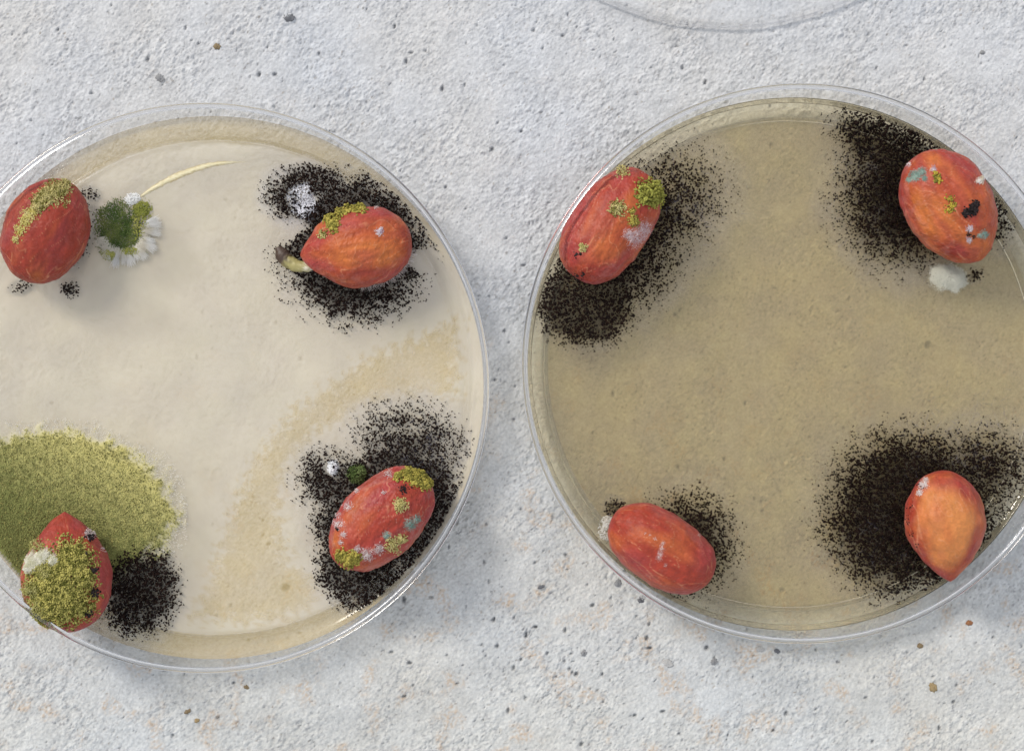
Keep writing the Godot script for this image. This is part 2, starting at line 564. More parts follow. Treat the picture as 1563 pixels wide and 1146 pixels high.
func agar(px: Vector2, r: float, sky_painted: bool, label: String) -> void:
	var c := rim_centre(px)
	var t := thing("agar_gel", label, "agar", c, "agar in the petri dishes")
	var ra := r - 1.02
	var reflection_gap := PackedVector2Array([Vector2(697, 490), Vector2(640, 520), Vector2(560, 548), Vector2(500, 590), Vector2(440, 640), Vector2(392, 700), Vector2(355, 780), Vector2(330, 860), Vector2(296, 940), Vector2(360, 948), Vector2(430, 945), Vector2(478, 925), Vector2(486, 890), Vector2(440, 860), Vector2(425, 800), Vector2(432, 720), Vector2(480, 660), Vector2(560, 615), Vector2(640, 600), Vector2(695, 600)])
	var rings := 150
	var around := 480
	var v := PackedVector3Array()
	var col := PackedColorArray()
	var idx := PackedInt32Array()
	var k := EYE - AGAR_Y
	for i in rings + 1:
		var rr := ra * (float(i) / rings)
		if i > 100:
			rr = ra * (0.6667 + 0.3333 * pow((i - 100) / 50.0, 0.85))
		for j in around:
			var a := TAU * j / around
			var x := cos(a) * rr
			var z := sin(a) * rr
			var wx := c.x + x
			var wz := c.z + z
			var y := AGAR_Y + 0.02 * broad.get_noise_2d(wx * 4.0, wz * 4.0)
			var edge := clampf((rr - (ra - 2.6)) / 2.6, 0.0, 1.0)
			y += 1.05 * edge * edge * edge
			# shallow groove and ripples added for the base ring line and streak highlights
			y -= 0.16 * exp(-pow((rr - (ra - 3.2)) / 0.42, 2.0)) * (0.6 + 0.4 * sin(a * 2.0 + 1.0))
			y += 0.16 * edge * (1.0 - edge) * 4.0 * fine.get_noise_2d(rr * 1.1 + 0.25 * sin(a * 3.0), 3.0 + a * 0.9)
			v.append(Vector3(x, y, z) * MM)
			var mott := broad.get_noise_2d(wx * 2.2 + 11.0, wz * 2.2)
			var cc: Color
			if sky_painted:
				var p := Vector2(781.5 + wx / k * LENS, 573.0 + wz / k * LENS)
				var d := in_poly(p, reflection_gap) if p.x > 270.0 and p.y > 470.0 else -200.0
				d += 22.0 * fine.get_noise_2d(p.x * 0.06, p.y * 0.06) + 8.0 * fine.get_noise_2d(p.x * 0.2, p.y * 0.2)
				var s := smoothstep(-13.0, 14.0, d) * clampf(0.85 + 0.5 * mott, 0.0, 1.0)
				cc = Color(0.86, 0.76, 0.575, 0.42).lerp(Color(0.84, 0.64, 0.28, 0.33), s)  # pale sky reflection painted into the gel colour, absent in the ragged patch
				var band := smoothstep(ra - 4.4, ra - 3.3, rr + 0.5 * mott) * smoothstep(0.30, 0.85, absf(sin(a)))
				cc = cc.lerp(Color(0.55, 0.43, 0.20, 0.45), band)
			else:
				cc = Color(0.875, 0.775, 0.56).lerp(Color(0.905, 0.79, 0.53), clampf(0.5 + mott, 0, 1))
				var band := smoothstep(ra - 3.4, ra - 3.0, rr)
				cc = cc.lerp(Color(0.88, 0.83, 0.66), band)
			cc.r *= 1.0 + 0.07 * mott
			cc.g *= 1.0 + 0.08 * mott
			cc.b *= 1.0 + 0.05 * mott
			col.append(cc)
	for i in rings:
		for j in around:
			var j2 := (j + 1) % around
			var p := i * around + j
			var q := i * around + j2
			idx.append_array([p, p + around, q, q, p + around, q + around])
	if not sky_painted:
		# clear gel, closed below: tinted all through
		var top := rings * around
		for ring in [Vector2(ra, 2.1), Vector2(ra - 0.3, 1.75), Vector2(0.001, 1.75)]:
			var first := v.size()
			for j in around:
				var a := TAU * j / around
				v.append(Vector3(cos(a) * ring.x, ring.y, sin(a) * ring.x) * MM)
				col.append(Color(0.88, 0.78, 0.56))
			for j in around:
				var j2 := (j + 1) % around
				idx.append_array([top + j, first + j, top + j2, top + j2, first + j, first + j2])
			top = first
		part("gel_body", arr_mesh(v, smooth_normals(v, idx), idx, col), M.gel, t)
		return
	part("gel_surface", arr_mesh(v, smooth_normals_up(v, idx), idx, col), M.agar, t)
	var bodyc := Color(0.74, 0.60, 0.34, 0.16) if sky_painted else Color(0.42, 0.285, 0.09, 0.26)
	var side := lathe(PackedVector2Array([Vector2(0.001, 1.75), Vector2(ra - 0.3, 1.75), Vector2(ra, 2.1), Vector2(ra, 5.95)]), false, 240)
	var sm: StandardMaterial3D = M.agar.duplicate()
	sm.vertex_color_use_as_albedo = false
	bodyc = Color(bodyc.linear_to_srgb(), bodyc.a)
	sm.albedo_color = bodyc
	part("gel_body", side, sm, t)
	if sky_painted:
		cut_mark(t, c)


func smooth_normals_up(v: PackedVector3Array, idx: PackedInt32Array) -> PackedVector3Array:
	var n := smooth_normals(v, idx)
	for i in n.size():
		if n[i].y < 0.0:
			n[i] = -n[i]
	return n


func cut_mark(t: Node3D, c: Vector3) -> void:
	# a curved scratch in the gel, its reflected light painted as a pale lip
	var path := [Vector2(208, 304), Vector2(232, 288), Vector2(262, 272), Vector2(295, 259), Vector2(330, 250), Vector2(374, 247)]
	var wide := [1.5, 5.0, 6.0, 5.0, 3.5, 0.6]
	var v := PackedVector3Array()
	var col := PackedColorArray()
	var idx := PackedInt32Array()
	var curve := Curve2D.new()
	for i in path.size():
		var a: Vector2 = path[maxi(i - 1, 0)]
		var b: Vector2 = path[mini(i + 1, path.size() - 1)]
		curve.add_point(path[i], -(b - a) / 6.0, (b - a) / 6.0)
	var steps := 70
	for i in steps + 1:
		var u := float(i) / steps
		var p := curve.sample_baked(curve.get_baked_length() * u, true)
		var q := curve.sample_baked(curve.get_baked_length() * minf(u + 0.01, 1.0), true)
		if i == steps:
			q = p * 2.0 - curve.sample_baked(curve.get_baked_length() * 0.99, true)
		var side := (q - p).normalized().orthogonal()
		var f := u * (wide.size() - 1)
		var w: float = lerpf(wide[int(f)], wide[mini(int(f) + 1, wide.size() - 1)], f - int(f))
		w *= 0.95 + 0.25 * fine.get_noise_2d(p.x * 0.09, p.y * 0.09)
		for s in 7:
			var e := s / 3.0 - 1.0
			var w3 := at_px(p.x + side.x * w * e, p.y + side.y * w * e, AGAR_Y)
			var lift := 0.26 * (1.0 - e * e) * minf(1.0, w / 4.0) + 0.12 * fine.get_noise_2d(w3.x * 6.0, w3.z * 6.0) - 0.03
			v.append(Vector3(w3.x - c.x, AGAR_Y + lift, w3.z - c.z) * MM)
			var tone := Color(0.82, 0.74, 0.48).lerp(Color(0.62, 0.50, 0.24), clampf(absf(e) + 0.7 * fine.get_noise_2d(p.x * 0.5, p.y * 0.5 + e * 2.0), 0.0, 1.0))
			tone.a = (1.0 - 0.75 * e * e) * smoothstep(0.0, 0.08, u) * (1.0 - 0.6 * smoothstep(0.75, 1.0, u))
			col.append(tone)
	for i in steps:
		for s in 6:
			var a := i * 7 + s
			idx.append_array([a, a + 1, a + 7, a + 1, a + 8, a + 7])
	part("scratch_lip", arr_mesh(v, smooth_normals_up(v, idx), idx, col), M.lip, t, "curved scratch in the gel, its reflected light painted pale yellow")


# ------------------------------------------------------------------ mould on the agar
func blob_d(b: Array, p: Vector2) -> float:
	# 0 in the middle, 1 at the outline
	var q := p - Vector2(b[0], b[1])
	q = q.rotated(-deg_to_rad(b[4]))
	return Vector2(q.x / b[2], q.y / b[3]).length()


func density(c: Dictionary, p: Vector2) -> float:
	var wob := 0.10 * broad.get_noise_2d(p.x * 0.45, p.y * 0.45) + 0.10 * fine.get_noise_2d(p.x * 0.045, p.y * 0.045)
	var s := 0.0
	for b in c.blobs:
		s = maxf(s, b[6] * smoothstep(0.0, 1.0, (1.15 - blob_d(b, p) - wob) / (b[5] * 1.3)))
	for b in c.get("holes", []):
		s *= 1.0 - b[6] * smoothstep(0.0, 1.0, (1.0 - blob_d(b, p) - wob * 1.5) / b[5])
	return s


func in_dish(left: bool, p: Vector2, margin: float) -> bool:
	if left:
		return p.distance_to(Vector2(325, 592)) < 413.0 - margin
	return p.distance_to(Vector2(1211, 555.5)) < 405.5 - margin


func colony(c: Dictionary) -> Node3D:
	var lo := Vector2(1e9, 1e9)
	var hi := -lo
	for b in c.blobs:
		var e: float = maxf(b[2], b[3]) * 1.2
		lo = lo.min(Vector2(b[0] - e, b[1] - e))
		hi = hi.max(Vector2(b[0] + e, b[1] + e))
	var mid := (lo + hi) / 2.0
	var base := at_px(mid.x, mid.y, AGAR_Y)
	var t := thing(c.get("name", "black_mould_colony"), c.label, "mould colony", base, c.get("group", "black mould colonies on the agar"))
	# a thin felt of threads under the spore heads
	var pad := 26.0
	var step := 4.0
	var gx := int((hi.x - lo.x + 2 * pad) / step) + 1
	var gz := int((hi.y - lo.y + 2 * pad) / step) + 1
	var v := PackedVector3Array()
	var col := PackedColorArray()
	var idx := PackedInt32Array()
	var halo: float = c.get("halo", 0.35) * 0.62
	var pale: Color = c.get("pale", Color(0.62, 0.58, 0.54))
	var dark: Color = c.get("dark", Color(0.010, 0.006, 0.006))
	for j in gz:
		for i in gx:
			var p := Vector2(lo.x - pad + i * step, lo.y - pad + j * step)
			var s := density(c, p)
			var wob := 0.16 * broad.get_noise_2d(p.x * 0.3 + 70.0, p.y * 0.3)
			var near := 0.0
			for b in c.blobs:
				near = maxf(near, smoothstep(1.28, 0.72, blob_d(b, p) + wob))
			var dk := smoothstep(0.70, 1.05, s) * float(c.get("mat_dark", 0.5))
			var veil := near * halo * (1.0 - 0.6 * smoothstep(0.2, 0.6, s))
			var cc := pale.lerp(dark, dk / maxf(0.001, dk + veil * (1.0 - dk)))
			cc.a = clampf(dk + veil * (1.0 - dk), 0.0, 0.95)
			if not in_dish(c.left, p, 4.0) or i == 0 or j == 0 or i == gx - 1 or j == gz - 1:
				cc.a = 0.0
			var w := at_px(p.x, p.y, AGAR_Y)
			var lift: float = 0.07 + near * 0.10 + s * c.get("dome", 0.12) + 0.03 * fine.get_noise_2d(w.x * 3.0, w.z * 3.0)
			v.append(Vector3(w.x - base.x, lift, w.z - base.z) * MM)
			col.append(cc)
	for j in gz - 1:
		for i in gx - 1:
			var a := j * gx + i
			if col[a].a + col[a + 1].a + col[a + gx].a + col[a + gx + 1].a > 0.02:
				idx.append_array([a, a + 1, a + gx, a + 1, a + gx + 1, a + gx])
	if not idx.is_empty():
		part("mycelium_felt", arr_mesh(v, smooth_normals_up(v, idx), idx, col), M.veil, t)
	# the heads
	var spots := []
	var tints := PackedColorArray()
	var n := int((hi.x - lo.x) * (hi.y - lo.y) / 4.6 * float(c.get("more", 1.0)))
	var size: float = c.get("size", 0.126)
	var tall: float = c.get("tall", 0.9)
	for i in n:
		var p := Vector2(rng.randf_range(lo.x, hi.x), rng.randf_range(lo.y, hi.y))
		var s := density(c, p)
		if s < 0.02:
			continue
		if not in_dish(c.left, p, 7.0):
			continue
		var cl := 0.5 + 0.9 * fine.get_noise_2d(p.x * 0.085, p.y * 0.085)
		if rng.randf() > clampf(pow(s, 1.2) + (cl - 0.55) * 0.9 * s * (1.3 - s), 0.0, c.get("most", 0.80)) * 0.9:
			continue
		var r := size * rng.randf_range(0.6, 1.3) * (0.55 + 0.5 * minf(1.0, s * 1.2))
		var w := at_px(p.x, p.y, AGAR_Y)
		var tip := tall * rng.randf_range(0.45, 1.15) * (0.5 + 0.5 * s)
		var lean := Vector3(rng.randf_range(-0.35, 0.35), 1.0, rng.randf_range(-0.35, 0.35)).normalized()
		var bx := lean.cross(Vector3(rng.randf() - 0.5, 0.01, rng.randf() - 0.5)).normalized()
		var bz := bx.cross(lean)
		var long := rng.randf_range(1.0, 1.5)
		spots.append(Transform3D(Basis(bx * r * long, lean * maxf(r, tip / 5.0), bz * r) * MM, Vector3(w.x - base.x, tip, w.z - base.z) * MM))
		var g := rng.randf()
		tints.append(Color(0.024, 0.012, 0.008).lerp(Color(0.008, 0.005, 0.005), g))
	many("spore_heads", spore_mesh, M.spore, t, spots, tints)
	# bluish-grey sterile threads lying over parts of some colonies
	for gz_ in c.get("grey", []):
		var gs := []
		var gt := PackedColorArray()
		for i in int(gz_[3]):
			var q := Vector2(rng.randfn(), rng.randfn()) * float(gz_[2]) * 0.5
			var w := at_px(gz_[0] + q.x, gz_[1] + q.y, AGAR_Y)
			var dir := Vector3(rng.randf_range(-1, 1), rng.randf_range(-0.1, 0.35), rng.randf_range(-1, 1)).normalized()
			var len := rng.randf_range(0.5, 1.5)
			gs.append(Transform3D(along(dir, len, 0.42), Vector3(w.x - base.x, rng.randf_range(0.6, 1.25), w.z - base.z) * MM))
			gt.append(Color(0.10, 0.10, 0.13).lerp(Color(0.20, 0.195, 0.24), rng.randf()))
		many("grey_threads", fibre_mesh, M.fuzz, t, gs, gt)
	return t


func along(dir: Vector3, length: float, fat: float) -> Basis:
	var y := dir.normalized()
	var x := y.cross(Vector3(0.31, 0.2, 0.93)).normalized()
	var z := x.cross(y)
	return Basis(x * fat * MM, y * length * MM, z * fat * MM)


func fuzz_patch(parent: Node3D, base: Vector3, called: String, spots_px: Array, count: int, size: float, dome: float, a: Color, b: Color, noise_mix := 1.0) -> void:
	# fine balls heaped over discs on the agar: [x, y, rx, ry, rot]
	var spots := []
	var tints := PackedColorArray()
	for i in count:
		var d: Array = spots_px[rng.randi() % spots_px.size()]
		var q := Vector2.from_angle(rng.randf() * TAU) * sqrt(rng.randf())
		var wob := 1.0 + 0.22 * fine.get_noise_2d(q.normalized().x * 1.2 + d[0], q.normalized().y * 1.2)
		var rr := q.length()
		q *= 1.0 + 0.11 * rng.randfn()
		q = Vector2(q.x * d[2], q.y * d[3]).rotated(deg_to_rad(d[4])) * wob
		var w := at_px(d[0] + q.x, d[1] + q.y, AGAR_Y)
		var y := dome * (1.0 - rr * rr) * rng.randf_range(0.55, 1.05) + 0.05
		var r := size * rng.randf_range(0.6, 1.3)
		spots.append(Transform3D(Basis().scaled(Vector3.ONE * r * MM), Vector3(w.x - base.x, y, w.z - base.z) * MM))
		var f := clampf(0.5 + noise_mix * fine.get_noise_2d((d[0] + q.x) * 0.03, (d[1] + q.y) * 0.03) + rng.randf_range(-0.35, 0.35), 0.0, 1.0)
		tints.append(a.lerp(b, f))
	many(called, sphere_small, M.fuzz, parent, spots, tints)


func fringe(parent: Node3D, base: Vector3, called: String, centre: Vector2, r0: float, r1: float, a0: float, a1: float, bundles: int, per: int, col: Color, stretch := Vector2.ONE) -> void:
	# white threads in fan-shaped tufts round a colony
	var spots := []
	var tints := PackedColorArray()
	for i in bundles:
		var a := deg_to_rad(lerpf(a0, a1, (i + rng.randf_range(0.2, 0.8)) / bundles))
		var reach := rng.randf_range(0.45, 1.15)
		for k in per:
			var da := clampf(rng.randfn(), -1.6, 1.6) * 0.055
			var s := r0 * rng.randf_range(0.85, 1.1)
			var p := centre + Vector2(cos(a + da * 0.5), sin(a + da * 0.5)) * s * stretch
			var w := at_px(p.x, p.y, AGAR_Y)
			var dir := Vector3(cos(a + da * 3.0) * stretch.x, rng.randf_range(-0.05, 0.35), sin(a + da * 3.0) * stretch.y)
			var len := (r1 - r0) * 0.107 * reach * rng.randf_range(0.7, 1.1)
			spots.append(Transform3D(along(dir, len, rng.randf_range(0.25, 0.55)), Vector3(w.x - base.x, rng.randf_range(0.15, 0.6), w.z - base.z) * MM))
			tints.append(col * rng.randf_range(0.88, 1.0))
	for i in tints.size():
		tints[i].a = 1.0
	many(called, fibre_mesh, M.fuzz, parent, spots, tints)


func colonies() -> void:
	# left dish
	colony({"left": true, "label": "smudge of black mould beside the peanut at the left edge of the picture", "blobs": [[128, 352, 20, 66, 12, 0.8, 0.55], [138, 296, 20, 12, 20, 0.7, 0.8], [32, 438, 22, 12, -20, 0.8, 0.75]], "halo": 0.40, "pale": Color(0.16, 0.18, 0.19), "mat_dark": 0.5, "more": 0.8})
	colony({"left": true, "label": "tiny round black mould spot alone below the peanut at the left edge", "blobs": [[107, 442, 18, 15, 0, 0.6, 0.85]], "halo": 0.22})
	colony({"left": true, "label": "ring of black mould round the sprouting peanut in the left dish", "blobs": [[540, 378, 128, 124, 0, 0.42, 1.0], [480, 275, 60, 28, 10, 0.5, 0.9]], "holes": [[648, 398, 28, 24, 0, 0.5, 1.0], [428, 350, 52, 25, -12, 0.4, 1.0], [395, 320, 25, 55, 0, 0.5, 1.0], [459, 304, 30, 30, 10, 0.45, 0.95]], "halo": 0.42, "pale": Color(0.66, 0.61, 0.57)})
	colony({"left": true, "label": "small black mould colony with a white middle, upper left of the sprouting peanut", "blobs": [[446, 302, 54, 46, 15, 0.6, 0.95]], "holes": [[459, 304, 27, 30, 10, 0.45, 0.86], [440, 345, 40, 16, 0, 0.6, 0.8]], "halo": 0.4, "pale": Color(0.66, 0.66, 0.70)})
	colony({"left": true, "label": "broad black mould colony round the crusty peanut at the lower right of the left dish", "blobs": [[612, 775, 112, 118, -20, 0.4, 1.0], [628, 668, 108, 68, 12, 0.7, 0.85], [505, 735, 74, 62, 20, 0.7, 0.92], [550, 872, 86, 70, 30, 0.5, 0.98], [525, 808, 62, 78, 0, 0.6, 0.95]], "holes": [[505, 714, 13, 13, 0, 0.3, 1.0], [442, 826, 48, 28, 0, 0.6, 0.9], [615, 655, 60, 14, 0, 0.9, 0.45]], "halo": 0.4, "grey": [[650, 690, 60, 160]]})
	colony({"left": true, "label": "black mould colony right of the green crusted peanut in the left dish", "blobs": [[212, 902, 70, 82, 10, 0.5, 1.0]], "halo": 0.28, "tall": 1.1})
	# right dish
	colony({"left": false, "most": 0.74, "mat_dark": 0.45, "label": "two-lobed black mould colony round the peanut at the upper left of the right dish", "blobs": [[1005, 325, 100, 100, 0, 0.85, 1.0], [1032, 292, 104, 98, 0, 0.9, 0.8], [892, 462, 86, 74, 5, 0.38, 1.0], [988, 415, 98, 66, -45, 0.9, 0.8], [960, 395, 135, 66, -52, 0.7, 0.95]], "halo": 0.34, "pale": Color(0.52, 0.46, 0.38), "grey": [[1055, 310, 70, 160]]})
	colony({"left": false, "most": 0.74, "mat_dark": 0.45, "label": "fan of black mould on the left side of the spotted orange peanut", "blobs": [[1372, 302, 122, 132, 0, 0.7, 1.0], [1360, 225, 110, 50, 25, 0.5, 1.0], [1525, 330, 28, 60, 0, 0.8, 0.75]], "holes": [[1450, 425, 36, 28, 0, 0.4, 1.0]], "halo": 0.32, "pale": Color(0.52, 0.47, 0.40), "tall": 1.7, "grey": [[1355, 320, 70, 260], [1320, 260, 40, 90]]})
	colony({"left": false, "most": 0.74, "mat_dark": 0.45, "label": "crescent of black mould right of the smooth red peanut in the right dish", "blobs": [[1048, 828, 92, 97, 15, 0.62, 1.0], [975, 880, 75, 18, 38, 0.7, 0.72]], "halo": 0.28, "pale": Color(0.55, 0.48, 0.38)})
	colony({"left": false, "most": 0.74, "mat_dark": 0.45, "label": "tiny black mould spot touching the smooth red peanut's left end", "blobs": [[938, 773, 18, 16, 0, 0.5, 0.95]], "halo": 0.2})
	colony({"left": false, "most": 0.74, "mat_dark": 0.45, "label": "widest black mould colony, round the clean tipped peanut at the lower right", "blobs": [[1392, 785, 158, 150, 0, 0.5, 1.0], [1500, 715, 110, 85, 0, 0.8, 0.85]], "halo": 0.3, "pale": Color(0.50, 0.45, 0.38), "tall": 1.5, "grey": [[1480, 680, 80, 320], [1340, 830, 70, 240], [1400, 700, 60, 120]]})
	colony({"left": false, "most": 0.74, "mat_dark": 0.45, "label": "little dark mould speck under the spotted peanut, right of the white lump", "blobs": [[1488, 420, 15, 13, -30, 0.7, 0.9]], "halo": 0.15})

	# the wide olive colony at the lower left
	var base := at_px(100, 770, AGAR_Y)
	var t := thing("green_mould_colony", "wide olive green mould carpet with white fringe at the lower left", "mould colony", base, "green mould colonies on the agar")
	var spots := []
	var tints := PackedColorArray()
	var shape := {"blobs": [[95, 770, 184, 118, 8, 0.34, 1.0], [30, 820, 115, 115, 0, 0.34, 1.0]]}
	var v := PackedVector3Array()
	var colr := PackedColorArray()
	var idx := PackedInt32Array()
	var gx := 112
	var gz := 82
	for j in gz:
		for i in gx:
			var p := Vector2(-160 + i * 4.0, 640 + j * 4.0)
			var s := density(shape, p)
			var w := at_px(p.x, p.y, AGAR_Y)
			v.append(Vector3(w.x - base.x, 0.05 + 0.75 * s + 0.10 * fine.get_noise_2d(w.x * 2.0, w.z * 2.0) * s, w.z - base.z) * MM)
			var inner := clampf(0.45 + (p.y - 720.0) / 140.0 - (p.x - 100.0) / 260.0, 0, 1)
			var cc := Color(0.52, 0.47, 0.19).lerp(Color(0.20, 0.205, 0.07), inner)
			cc = cc.lerp(Color(0.72, 0.66, 0.48), 1.0 - smoothstep(0.25, 0.8, s))
			cc.a = smoothstep(0.0, 0.75, s) if in_dish(true, p, 4.0) else 0.0
			colr.append(cc)
	for j in gz - 1:
		for i in gx - 1:
			var a := j * gx + i
			if colr[a].a + colr[a + 1].a + colr[a + gx].a + colr[a + gx + 1].a > 0.03:
				idx.append_array([a, a + 1, a + gx, a + 1, a + gx + 1, a + gx])
	part("mycelium_felt", arr_mesh(v, smooth_normals_up(v, idx), idx, colr), M.veil, t)
	for i in 60000:
		var p := Vector2(rng.randf_range(-160, 280), rng.randf_range(640, 960))
		var s := density(shape, p)
		if rng.randf() > smoothstep(0.15, 1.1, s) or not in_dish(true, p, 8.0):
			continue
		var w := at_px(p.x, p.y, AGAR_Y)
		var inner := clampf(0.45 + (p.y - 720.0) / 140.0 - (p.x - 100.0) / 260.0 + 0.5 * fine.get_noise_2d(p.x * 0.07, p.y * 0.07), 0, 1)
		var cc := Color(0.53, 0.485, 0.19).lerp(Color(0.225, 0.235, 0.08), inner) * (rng.randf_range(0.85, 1.12) + 0.25 * fine.get_noise_2d(p.x * 0.16, p.y * 0.16) + 0.10 * sin(Vector2(p.x - 95, (p.y - 820) * 1.3).length() * 0.16))
		cc.a = 1.0
		var r := rng.randf_range(0.045, 0.10)
		spots.append(Transform3D(Basis().scaled(Vector3.ONE * r * MM), Vector3(w.x - base.x, 0.75 * s + 0.08 + rng.randf_range(-0.05, 0.12), w.z - base.z) * MM))
		tints.append(cc)
	for i in 7000:
		var p := Vector2(rng.randf_range(-160, 280), rng.randf_range(660, 960))
		var s := density(shape, p)
		if s < 0.55 or not in_dish(true, p, 8.0):
			continue
		var w := at_px(p.x, p.y, AGAR_Y)
		spots.append(Transform3D(Basis().scaled(Vector3.ONE * rng.randf_range(0.06, 0.12) * MM), Vector3(w.x - base.x, 0.75 * s + rng.randf_range(0.10, 0.24), w.z - base.z) * MM))
		tints.append(Color(0.10, 0.10, 0.03).lerp(Color(0.52, 0.46, 0.16), rng.randf() * rng.randf()))
	many("spore_heads", sphere_small, M.fuzz, t, spots, tints)
	spots = []
	tints = PackedColorArray()
	for i in 9000:
		var p := Vector2(rng.randf_range(-40, 285), rng.randf_range(640, 850))
		var s := density(shape, p)
		var wgt := smoothstep(0.0, 0.12, s) * (1.0 - smoothstep(0.3, 0.62, s))
		if rng.randf() > wgt or p.y - 700.0 > (p.x - 100.0) * 0.9 + 30.0:
			continue
		var w := at_px(p.x, p.y, AGAR_Y)
		var dir := Vector3(p.x - 95, 0, p.y - 772).normalized() + Vector3(rng.randf_range(-0.8, 0.8), rng.randf_range(0.2, 1.2), rng.randf_range(-0.8, 0.8))
		spots.append(Transform3D(along(dir, rng.randf_range(0.2, 0.5), 0.5), Vector3(w.x - base.x, 0.15 + 0.6 * s, w.z - base.z) * MM))
		tints.append(Color(0.78, 0.76, 0.70))
	many("white_fringe", fibre_mesh, M.fuzz, t, spots, tints)

	# the small green colony with a white fan fringe
	base = at_px(188, 350, AGAR_Y)
	t = thing("green_mould_colony", "small dark green mould cushion with white fan-like fringe beside the yellow scratch", "mould colony", base, "green mould colonies on the agar")
	fuzz_patch(t, base, "spore_heads", [[182, 348, 37, 42, 0], [174, 340, 27, 32, 0], [188, 362, 36, 28, 0]], 5200, 0.085, 0.95, Color(0.065, 0.105, 0.028), Color(0.17, 0.20, 0.06), 1.2)
	fuzz_patch(t, base, "young_spore_heads", [[214, 345, 17, 40, 8], [200, 384, 24, 11, 0], [216, 320, 13, 12, 0], [168, 388, 16, 9, 20]], 2400, 0.10, 0.9, Color(0.22, 0.24, 0.05), Color(0.36, 0.35, 0.10))
	fringe(t, base, "white_fringe", Vector2(188, 350), 38, 58, -26, 124, 11, 260, Color(0.80, 0.79, 0.76))
	fringe(t, base, "inner_fringe", Vector2(188, 352), 30, 49, -10, 160, 30, 110, Color(0.70, 0.66, 0.56))
	fuzz_patch(t, base, "white_tuft", [[202, 304, 11, 9, 0]], 350, 0.09, 0.9, Color(0.8, 0.79, 0.77), Color(0.9, 0.9, 0.88))

	# green knob beside the crusty peanut
	base = at_px(547, 724, AGAR_Y)
	t = thing("green_mould_colony", "round dark green mould knob above the crusty peanut", "mould colony", base, "green mould colonies on the agar")
	fuzz_patch(t, base, "spore_heads", [[547, 724, 17, 16, 0]], 900, 0.11, 2.2, Color(0.06, 0.09, 0.025), Color(0.15, 0.19, 0.07))

	# white growths
	base = at_px(1447, 424, AGAR_Y)
	t = thing("white_mould_colony", "soft white mould lump below the spotted peanut", "mould colony", base, "white mould growths on the agar")
	fuzz_patch(t, base, "white_down", [[1447, 424, 26, 20, 10], [1440, 420, 18, 15, 0], [1458, 426, 18, 17, 0]], 16000, 0.04, 1.55, Color(0.70, 0.69, 0.58), Color(0.78, 0.77, 0.68), 0.4)
	var heap := part("mould_cushion", ball(3, 0.12), stone_mat(Color(0.72, 0.71, 0.61)), t)
	heap.scale = Vector3(2.1, 1.05, 1.6) * MM
	base = at_px(508, 713, AGAR_Y)
	t = thing("white_mould_colony", "small bright white mould tuft with two black dots, among the black spores", "mould colony", base, "white mould growths on the agar")
	fuzz_patch(t, base, "white_down", [[508, 714, 9, 12, 0]], 500, 0.09, 1.0, Color(0.78, 0.78, 0.80), Color(0.88, 0.88, 0.88))
	fuzz_patch(t, base, "black_spores", [[510, 712, 3, 3, 0], [509, 716, 2, 2, 0]], 6, 0.16, 1.6, Color(0.015, 0.012, 0.012), Color(0.02, 0.015, 0.015))
	base = at_px(459, 306, AGAR_Y)
	t = thing("white_mould_colony", "white downy mould patch dotted black, upper left of the sprouting peanut", "mould colony", base, "white mould growths on the agar")
	fuzz_patch(t, base, "white_down", [[460, 302, 22, 24, 10], [470, 320, 16, 16, 0]], 1500, 0.10, 0.55, Color(0.60, 0.60, 0.63), Color(0.80, 0.80, 0.84), 1.0)
	fuzz_patch(t, base, "black_spores", [[458, 300, 24, 26, 10], [448, 312, 16, 16, 0], [470, 322, 14, 12, 0]], 85, 0.17, 1.0, Color(0.015, 0.012, 0.012), Color(0.03, 0.025, 0.025))
	base = at_px(925, 810, AGAR_Y)
	t = thing("white_mould_colony", "wispy white mould at the smooth red peanut's left end", "mould colony", base, "white mould growths on the agar")
	fuzz_patch(t, base, "white_down", [[924, 812, 11, 14, 0], [928, 796, 10, 10, 0]], 420, 0.09, 0.6, Color(0.66, 0.62, 0.55), Color(0.80, 0.78, 0.72))


# ------------------------------------------------------------------ peanuts
func prof(n: Dictionary, u: float) -> float:
	var w: float
	if u >= 0.0:
		w = pow(maxf(0.0, 1.0 - pow(u, n.p1)), n.q1)
	else:
		w = pow(maxf(0.0, 1.0 - pow(-u, n.p0)), n.q0)
	return w


func relief(n: Dictionary, q: Vector3, u: float, phi: float) -> float:
	var d: float = 0.30 * fine.get_noise_3dv(q * 0.22 + Vector3(n.seed, 0, 0)) + n.rough * (0.06 * fine.get_noise_3dv(Vector3(q.x * 0.16, q.y * 0.75, q.z * 0.75) + Vector3(0, n.seed, 0)) + 0.055 * fine.get_noise_3dv(Vector3(q.x * 0.9, q.y * 1.6, q.z * 1.6)))
	var vein := fine.get_noise_2d(phi * 1.3 + 0.35 * sin(u * 2.2 + n.seed) + n.seed, u * 0.9)
	d += 0.05 * n.rough * smoothstep(0.05, 0.0, absf(vein))
	var crease := fine.get_noise_3dv(Vector3(q.x * 0.35, q.y * 0.7, q.z * 0.7) + Vector3(n.seed * 7.0, 3, 0))
	d -= 0.07 * n.rough * smoothstep(0.05, 0.0, absf(crease))
	return d * minf(1.0, prof(n, u) * 2.5)


func nut_point(n: Dictionary, u: float, phi: float) -> Vector3:
	var w := prof(n, u)
	var cy := cos(phi)
	var sz := sin(phi)
	# a slightly flattened underside and a bend along the seed
	return Vector3(n.a * u, n.c * w * cy + n.bend * (u * u - 0.35), n.b * w * sz)


